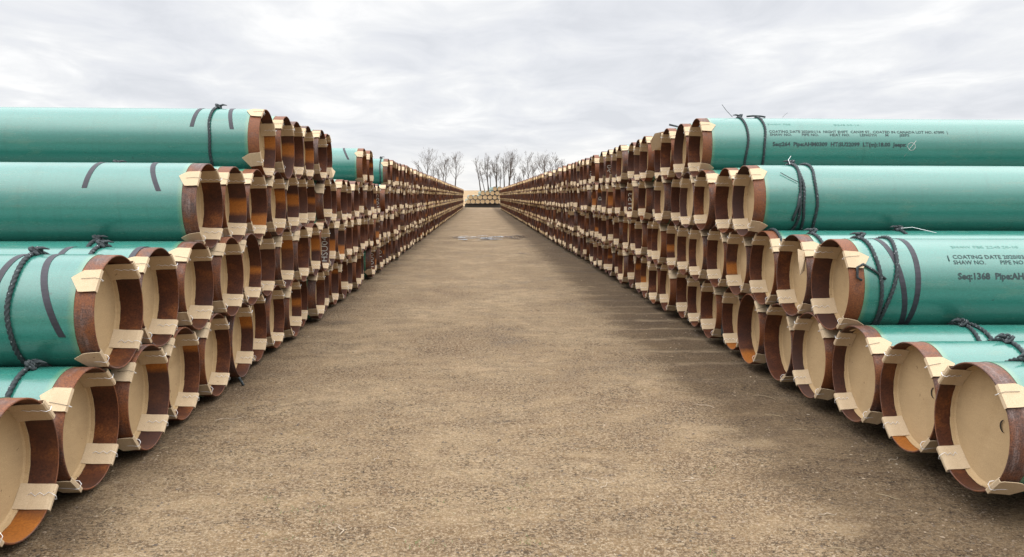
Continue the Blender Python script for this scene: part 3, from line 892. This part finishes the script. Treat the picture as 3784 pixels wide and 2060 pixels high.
# ------------------------------------------------------------------ ground
def graded(lo, hi, step, outer_lo, outer_hi, growth=1.35):
    c = list(np.arange(lo, hi + 1e-6, step))
    s = step; x = c[-1]
    while x < outer_hi:
        s *= growth; x += s; c.append(min(x, outer_hi))
    s = step; x = c[0]
    pre = []
    while x > outer_lo:
        s *= growth; x -= s; pre.append(max(x, outer_lo))
    return pre[::-1] + c
gx = graded(-4.6, 4.9, 0.07, -2500, 2500)
gy = [-60, -20, -6, -1, 1.0]
y = 2.0
while y < 60: gy.append(y); y += max(0.05, 0.010 * y)
while y < 3000: gy.append(y); y *= 1.12
gy.append(3000)
def gh(x, y):
    if abs(x) > 30 or y > 75 or y < 0: return 0.0
    f = 1.0 if abs(x) < 2.5 else 0.6
    h = 0.020 * mnoise.noise(Vector((x * 0.5, y * 0.4, 0))) + 0.016 * mnoise.noise(Vector((x * 1.7, y * 1.7, 5))) + 0.013 * mnoise.noise(Vector((x * 5, y * 6.5, 9)))
    h += 0.009 * mnoise.noise(Vector((x * 14, y * 16, 2)))
    fade = min(1, max(0, (70 - y) / 30))
    return min(h * f * fade, 0.025)
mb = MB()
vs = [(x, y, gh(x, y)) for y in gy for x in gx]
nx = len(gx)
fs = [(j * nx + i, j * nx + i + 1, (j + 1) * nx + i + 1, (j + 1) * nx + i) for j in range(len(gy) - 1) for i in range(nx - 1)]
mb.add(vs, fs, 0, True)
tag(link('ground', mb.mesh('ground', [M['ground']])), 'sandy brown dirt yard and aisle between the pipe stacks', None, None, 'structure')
# field rising behind the far stack
mb = MB()
fxs = [-2500, -600, -300, -150, -80, -40, -20, 0, 20, 40, 80, 150, 300, 600, 2500]
prof = [(176, -0.3), (178, 0.02), (195, 0.7), (220, 2.2), (245, 3.6), (262, 3.95), (290, 4.0), (600, 2.0), (2900, 2.0)]
vs = [(x, y, z + (0.25 * mnoise.noise(Vector((x * 0.02, y * 0.02, 0))) if z > 1 else 0)) for y, z in prof for x in fxs]
n = len(fxs)
fs = [(j * n + i, j * n + i + 1, (j + 1) * n + i + 1, (j + 1) * n + i) for j in range(len(prof) - 1) for i in range(n - 1)]
mb.add(vs, fs, 0, True)
tag(link('field', mb.mesh('field', [M['field']])), 'dry straw coloured field rising behind the far pipe stack', None, None, 'structure')

# puddles
mb = MB()
pr = random.Random(3)
pud = [(1655, 1740, 881, 1.6), (1706, 1732, 887.5, 2.4), (1740, 1830, 882, 1.4), (1800, 1870, 877, 2.2), (1830, 1925, 876, 2.4), (1760, 1830, 884.5, 1.2), (1900, 1965, 878.5, 1.3), (1895, 1960, 939, 1.0)]
for q in range(30):
    c = min(1915, max(1690, pr.gauss(1815, 75))); w_ = pr.uniform(12, 45)
    pud.append((c - w_, c + w_, 880 + pr.gauss(2.5, 4.5), pr.uniform(0.5, 1.1)))
for i, (x0, x1, yc, hgt) in enumerate(pud):
    n = 28; vs = []
    rr = random.Random(i)
    c = ground_at((x0 + x1) / 2, yc); e = ground_at(x1, yc); d0 = ground_at((x0 + x1) / 2, yc - hgt); 
    hx = (e - c).length; hy = (d0 - c).length
    for j in range(n):
        a = 2 * PI * j / n
        w = 0.62 + 0.5 * mnoise.noise(Vector((math.cos(a) * 2.4 + i * 9, math.sin(a) * 2.4, 1))) + 0.25 * mnoise.noise(Vector((math.cos(a) * 7 + i * 9, math.sin(a) * 7, 1)))
        w = max(0.15, w)
        vs.append((c.x + hx * w * math.cos(a), c.y + hy * w * math.sin(a), 0.026 + 0.0002 * i))
    vs.append((c.x, c.y, 0.026 + 0.0002 * i))
    mb.add(vs, [(j, (j + 1) % n, n) for j in range(n)], 0, False)
tag(link('puddle_water', mb.mesh('puddle_water', [M['water']])), 'shallow puddles shining across the aisle halfway down', None, None, 'structure')

# gravel and straw
def scatter_y(r): 
    u = r.random(); return 3.4 * (45 / 3.4) ** u
mb = MB(); rn = []
r = random.Random(5)
for i in range(15000):
    y = scatter_y(r) if r.random() < 0.9 else r.uniform(3.4, 9)
    x = r.uniform(-3.2, 3.8) if r.random() < 0.85 else r.uniform(-4, 5)
    if mnoise.noise(Vector((x * 0.9, y * 0.9, 20))) < -0.25 and r.random() < 0.7: continue
    s = min(0.011, 0.003 + 0.0024 * r.expovariate(1.0)) * (1 + y / 40)
    a = r.uniform(0, PI); fl = r.uniform(0.4, 0.75); sx = s * r.uniform(0.8, 1.6)
    z = gh(x, y)
    vs = []
    for dx, dy, dz in ((1, 0, 0), (0.4, 0.85, 0.1), (-0.6, 0.7, -0.1), (-1, -0.1, 0), (-0.4, -0.9, 0.1), (0.6, -0.75, 0), (0.1, 0.15, 1)):
        dx += r.uniform(-0.2, 0.2); dy += r.uniform(-0.2, 0.2)
        X = dx * sx; Y = dy * s
        vs.append((x + X * math.cos(a) - Y * math.sin(a), y + X * math.sin(a) + Y * math.cos(a), z + (dz * fl + 0.12) * s))
    mb.add(vs, [(j, (j + 1) % 6, 6) for j in range(6)], 0, False)
    q = r.random() ** 1.8
    rn += [q] * 6
me = mb.mesh('gravel', [M['pebble']])
at = me.attributes.new('rnd', 'FLOAT', 'FACE'); at.data.foreach_set('value', rn)
tag(link('gravel', me), 'small pebbles and crumbs of soil strewn over the dirt aisle', 'gravel', None, 'stuff')
mb = MB()
for i in range(90):
    y = scatter_y(r) * 0.85 + 0.4; x = r.uniform(-2.8, 3.4)
    L = r.uniform(0.04, 0.20) if r.random() < 0.9 else r.uniform(0.2, 0.4); a = r.uniform(0, PI); bnd = r.uniform(-0.8, 0.8)
    pts = []
    for j in range(5):
        u = j / 4; aa = a + bnd * u
        X = x + L * u * math.cos(aa); Y = y + L * u * math.sin(aa)
        pts.append((X, Y, max(gh(X, Y), gh(x, y)) + 0.004 + 0.012 * math.sin(PI * u) * r.random()))
    tube(mb, pts, [0.0022 * (1 + y / 30)] * 4 + [0.001], 4)
tag(link('straw', mb.mesh('straw', [M['straw']])), 'bits of dry straw and stalks lying on the dirt', 'straw', None, 'stuff')

mb = MB()
for px, py, L, a in ((1390, 1700, 0.16, 1.1), (1250, 1960, 0.20, 2.0), (1450, 1960, 0.12, 2.6), (2180, 1780, 0.18, 2.4), (2240, 1800, 0.14, 0.9), (1000, 1760, 0.10, 1.4), (850, 1552, 0.30, 0.15), (2560, 1780, 0.18, 0.1), (3300, 1700, 0.2, 0.3), (2600, 1500, 0.25, 2.9), (3060, 1905, 0.15, 0.1)):
    g = ground_at(px, py); pts = []
    for j in range(6):
        aa = a + 0.5 * math.sin(j * 1.3 + px)
        pts.append((g.x + L * (j / 5 - 0.5) * math.cos(aa), g.y + L * (j / 5 - 0.5) * math.sin(aa), gh(g.x, g.y) + 0.008 + 0.006 * math.sin(j + px)))
    tube(mb, pts, [0.0045, 0.004, 0.0035, 0.0035, 0.003, 0.0015], 5)
tag(link('twigs', mb.mesh('twigs', [M['twig_dry']])), 'few pale dry twigs scattered on the foreground dirt', 'twigs', None, 'stuff')
# sparse green weeds in the foreground dirt
mw = simple('weed_green', (0.10, 0.16, 0.05), 0.8)
mb = MB()
for i in range(26):
    y = r.uniform(3.6, 6.5); x = r.uniform(-1.6, 2.2)
    for q in range(r.randrange(5, 14)):
        X = x + r.gauss(0, 0.05); Y = y + r.gauss(0, 0.05); a = r.uniform(0, 2 * PI); L = r.uniform(0.012, 0.035)
        z = gh(X, Y)
        mb.add([(X, Y, z), (X + 0.004, Y, z), (X + L * math.cos(a), Y + L * math.sin(a), z + L * 0.8)], [(0, 1, 2)], 0)
tag(link('weeds', mb.mesh('weeds', [mw])), 'tiny green weeds sprouting in the foreground dirt', 'weeds', None, 'stuff')

# ------------------------------------------------------------------ bare trees on the rise
def tree(px, top_px, top_py, spread, seed, z0=3.0, dist=None, thick=1.0, twigs=1.0):
    r = random.Random(seed)
    Y = dist or r.uniform(236, 262)
    def at(px_, py_):
        d = right * ((px_ - 1892) / F_PX) - up * ((py_ - 1030) / F_PX) + fwd
        return Vector((0, 0, CAM_H)) + d * (Y / d.y)
    base = at(px, 712); top = at(top_px, top_py)
    H = top.z - base.z
    Wd = spread / 2 / F_PX * Y
    tr, cr = MB(), MB()
    def limb(mb, p, d, L, rad, depth):
        n = 4; pts = [p]; q = p.copy(); dd = d.copy()
        for i in range(n):
            dd = (dd + Vector((r.gauss(0, 0.11), r.gauss(0, 0.11), 0.06 + 0.03 * depth))).normalized()
            q = q + dd * (L / n); pts.append(q)
        tube(mb, pts, [rad * (1 - 0.5 * i / n) for i in range(n + 1)], 4, cap=False)
        if depth >= 5: return
        kids = 3
        for c in range(kids):
            u = r.uniform(0.35, 1.0); i = min(n - 1, int(u * n)); s0 = pts[i].lerp(pts[i + 1], u * n - i)
            az = r.uniform(0, 2 * PI); tilt = r.uniform(0.35, 0.95)
            side = Vector((math.cos(az), math.sin(az), 0)); side = (side - dd * side.dot(dd)).normalized()
            nd = (dd * math.cos(tilt) + side * math.sin(tilt)).normalized()
            if rad * 0.5 < 0.006: continue
            limb(cr, s0, nd, L * r.uniform(0.5, 0.75), max(0.014, rad * 0.5), depth + 1)
    # trunk
    n = 9; pts = []
    for i in range(n + 1):
        u = i / n
        p = base.lerp(top, u * 0.86) + Vector((math.sin(u * 4 + seed) * 0.18 * H / 12, 0, 0)) * u
        pts.append(p)
    R0 = 0.22 * max(0.7, thick)
    tube(tr, pts, [R0 * (1 - 0.78 * i / n) for i in range(n + 1)], 7, cap=False)
    nb = int(11 * twigs)
    for b_ in range(nb):
        u = r.uniform(0.36, 0.98); i = min(n - 1, int(u * n)); s0 = pts[i].lerp(pts[i + 1], u * n - i)
        az = r.uniform(0, 2 * PI); side = Vector((math.cos(az), math.sin(az), 0))
        nd = (side * r.uniform(0.45, 1.05) + Vector((0, 0, 0.9))).normalized()
        L = Wd * r.uniform(1.2, 1.8) * (1.45 - 0.8 * u)
        limb(cr, s0, nd, L, max(0.045, 0.09 * thick * (1.2 - u)), 2)
    root = bpy.data.objects.new('bare_tree', None); C.objects.link(root); root.location = base
    for nm, mbb, mt in (('trunk', tr, 'bark'), ('crown', cr, 'twig')):
        mbb.v = [(v[0] - base.x, v[1] - base.y, v[2] - base.z) for v in mbb.v]
        link(nm, mbb.mesh(nm, [M[mt]]), root)
    return root
def X(c): return 1500 + c / 4.223
def Yp(c): return 540 + c / 4.223
TR = [(325, 335, 100, 210, 1.0, 'tall bare tree farthest left above the left stack'),
      (215, 205, 235, 90, 0.6, 'short dark bushy tree leftmost of the bare trees, beside the tall one'),
      (400, 455, 240, 90, 0.5, 'thin slanting bare tree rising from the left stack'),
      (505, 510, 295, 100, 0.55, 'small thin bare tree between two taller ones above the left stack'),
      (565, 620, 130, 150, 0.9, 'bare tree with a curved double trunk above the left stack'),
      (605, 640, 170, 110, 0.7, 'slim bare tree just right of the curved trunk above the left stack'),
      (765, 790, 140, 210, 1.1, 'bare tree with a forked crown nearest the gap on its left side'),
      (1168, 1090, 190, 120, 0.9, 'leaning bare tree nearest the gap on its right side'),
      (1232, 1160, 380, 70, 0.5, 'low thin tree leaning behind the leaning trunk, right of the gap'),
      (1298, 1215, 100, 110, 0.8, 'tall slender tree leaning left, second clump right of the gap'),
      (1285, 1265, 130, 100, 0.8, 'straight slender tree inside the second clump right of the gap'),
      (1330, 1300, 300, 60, 0.5, 'thin pole-like tree at the right edge of the second clump'),
      (1412, 1410, 110, 130, 1.2, 'thick straight bare tree behind the far pipe stack\'s top row'),
      (1432, 1345, 200, 110, 0.9, 'tree leaning left from behind the far pipe stack'),
      (1465, 1485, 290, 80, 0.6, 'small tree just right of the far stack\'s top row'),
      (1535, 1530, 95, 130, 1.0, 'tall tree left of the broad-crowned tree right of the gap'),
      (1600, 1665, 90, 220, 1.2, 'broad-crowned bare tree with the widest fan of branches'),
      (1635, 1570, 200, 110, 0.8, 'tree crossing behind the broad-crowned one'),
      (1705, 1670, 330, 60, 0.5, 'thin low tree right of the broad-crowned one'),
      (1750, 1790, 370, 70, 0.6, 'short bent tree standing alone above the right stack'),
      (1905, 1905, 140, 200, 1.0, 'round-topped bare tree above the middle of the right tree line'),
      (1870, 1810, 240, 90, 0.6, 'slim tree leaning left beside the round-topped tree'),
      (1980, 1990, 250, 90, 0.6, 'small tree just right of the round-topped tree'),
      (2165, 2160, 100, 210, 1.2, 'full fan-shaped bare tree above the right stack'),
      (2215, 2270, 190, 120, 0.8, 'tree leaning right beside the fan-shaped tree'),
      (2330, 2340, 130, 150, 0.7, 'pale thin bare tree second from the right end of the tree line'),
      (2440, 2450, 220, 130, 0.5, 'faint bare tree at the right end of the tree line')]
for i, (bx_, tx, ty, sp, th, lab) in enumerate(TR):
    o = tree(X(bx_), X(tx), Yp(ty), sp / 4.223, 50 + i, thick=th, twigs=0.6 + th * 0.7)
    tag(o, lab, 'tree', 'bare trees on the rise beyond the yard')

# ------------------------------------------------------------------ sky and sun
SUN_EL, SUN_AZ = math.radians(66), math.radians(200)      # azimuth measured from +Y (behind the viewer, a little left)
w = bpy.data.worlds.new('World'); scene.world = w; w.use_nodes = True
nt = w.node_tree; nt.nodes.clear()
out = N(nt, 'ShaderNodeOutputWorld'); bg = N(nt, 'ShaderNodeBackground'); nt.links.new(bg.outputs[0], out.inputs[0])
sky = N(nt, 'ShaderNodeTexSky', sky_type='NISHITA'); sky.sun_disc = False
sky.sun_elevation = SUN_EL; sky.sun_rotation = SUN_AZ
tc = N(nt, 'ShaderNodeTexCoord')
sep = N(nt, 'ShaderNodeSeparateXYZ'); nt.links.new(tc.outputs['Generated'], sep.inputs[0])
zc = math_(nt, 'MAXIMUM', sep.outputs[2], 0.0)
zz = math_(nt, 'ADD', zc, 0.10)
cx = N(nt, 'ShaderNodeCombineXYZ')
nt.links.new(math_(nt, 'DIVIDE', sep.outputs[0], zz), cx.inputs[0]); nt.links.new(math_(nt, 'DIVIDE', sep.outputs[1], zz), cx.inputs[1])
n1 = noise(nt, mapping(nt, cx.outputs[0], (2.1, 1.5, 1), (2.3, 0.7, 0)), 1.0, 8, 0.58, 0.5)
n2 = noise(nt, mapping(nt, cx.outputs[0], (0.6, 0.6, 1), (5, 1, 0)), 1.0, 4, 0.5, 0.3)
dens = math_(nt, 'ADD', math_(nt, 'MULTIPLY', n1, 0.5), math_(nt, 'MULTIPLY', n2, 0.5))
cl = ramp(nt, dens, [(0.38, (0.77, 0.79, 0.835)), (0.46, (0.855, 0.87, 0.91)), (0.52, (0.925, 0.935, 0.955)), (0.59, (1.05, 1.05, 1.05))])
up_f = N(nt, 'ShaderNodeMapRange'); nt.links.new(zc, up_f.inputs[0])
up_f.inputs[1].default_value = 0.26; up_f.inputs[2].default_value = 0.85; up_f.inputs[3].default_value = 1.0; up_f.inputs[4].default_value = 4.4
vm = N(nt, 'ShaderNodeVectorMath', operation='SCALE'); nt.links.new(cl, vm.inputs[0]); nt.links.new(up_f.outputs[0], vm.inputs['Scale'])
glow = N(nt, 'ShaderNodeMapRange'); nt.links.new(zc, glow.inputs[0])
glow.inputs[1].default_value = 0.0; glow.inputs[2].default_value = 0.075; glow.inputs[3].default_value = 0.75; glow.inputs[4].default_value = 0.0
vmx = mix(nt, glow.outputs[0], vm.outputs[0], (1.0, 0.985, 0.95))
skys = N(nt, 'ShaderNodeVectorMath', operation='SCALE'); nt.links.new(sky.outputs[0], skys.inputs[0]); skys.inputs['Scale'].default_value = 0.08
fin = mix(nt, 0.94, skys.outputs[0], vmx)
nt.links.new(fin, bg.inputs[0]); bg.inputs[1].default_value = 1.0
sun = bpy.data.lights.new('sun', 'SUN'); sun.energy = 0.6; sun.angle = math.radians(70); sun.color = (1.0, 0.96, 0.9)
so = bpy.data.objects.new('sun', sun); C.objects.link(so)
d = Vector((math.sin(SUN_AZ) * math.cos(SUN_EL), math.cos(SUN_AZ) * math.cos(SUN_EL), math.sin(SUN_EL)))
so.rotation_euler = d.to_track_quat('Z', 'Y').to_euler()
so.location = d * 50

vs_ = scene.view_settings
vs_.view_transform = 'Standard'; vs_.look = 'None'; vs_.exposure = 0.0; vs_.gamma = 1.0
scene.cycles.max_bounces = 6; scene.cycles.diffuse_bounces = 2; scene.cycles.glossy_bounces = 3
scene.cycles.use_denoising = True
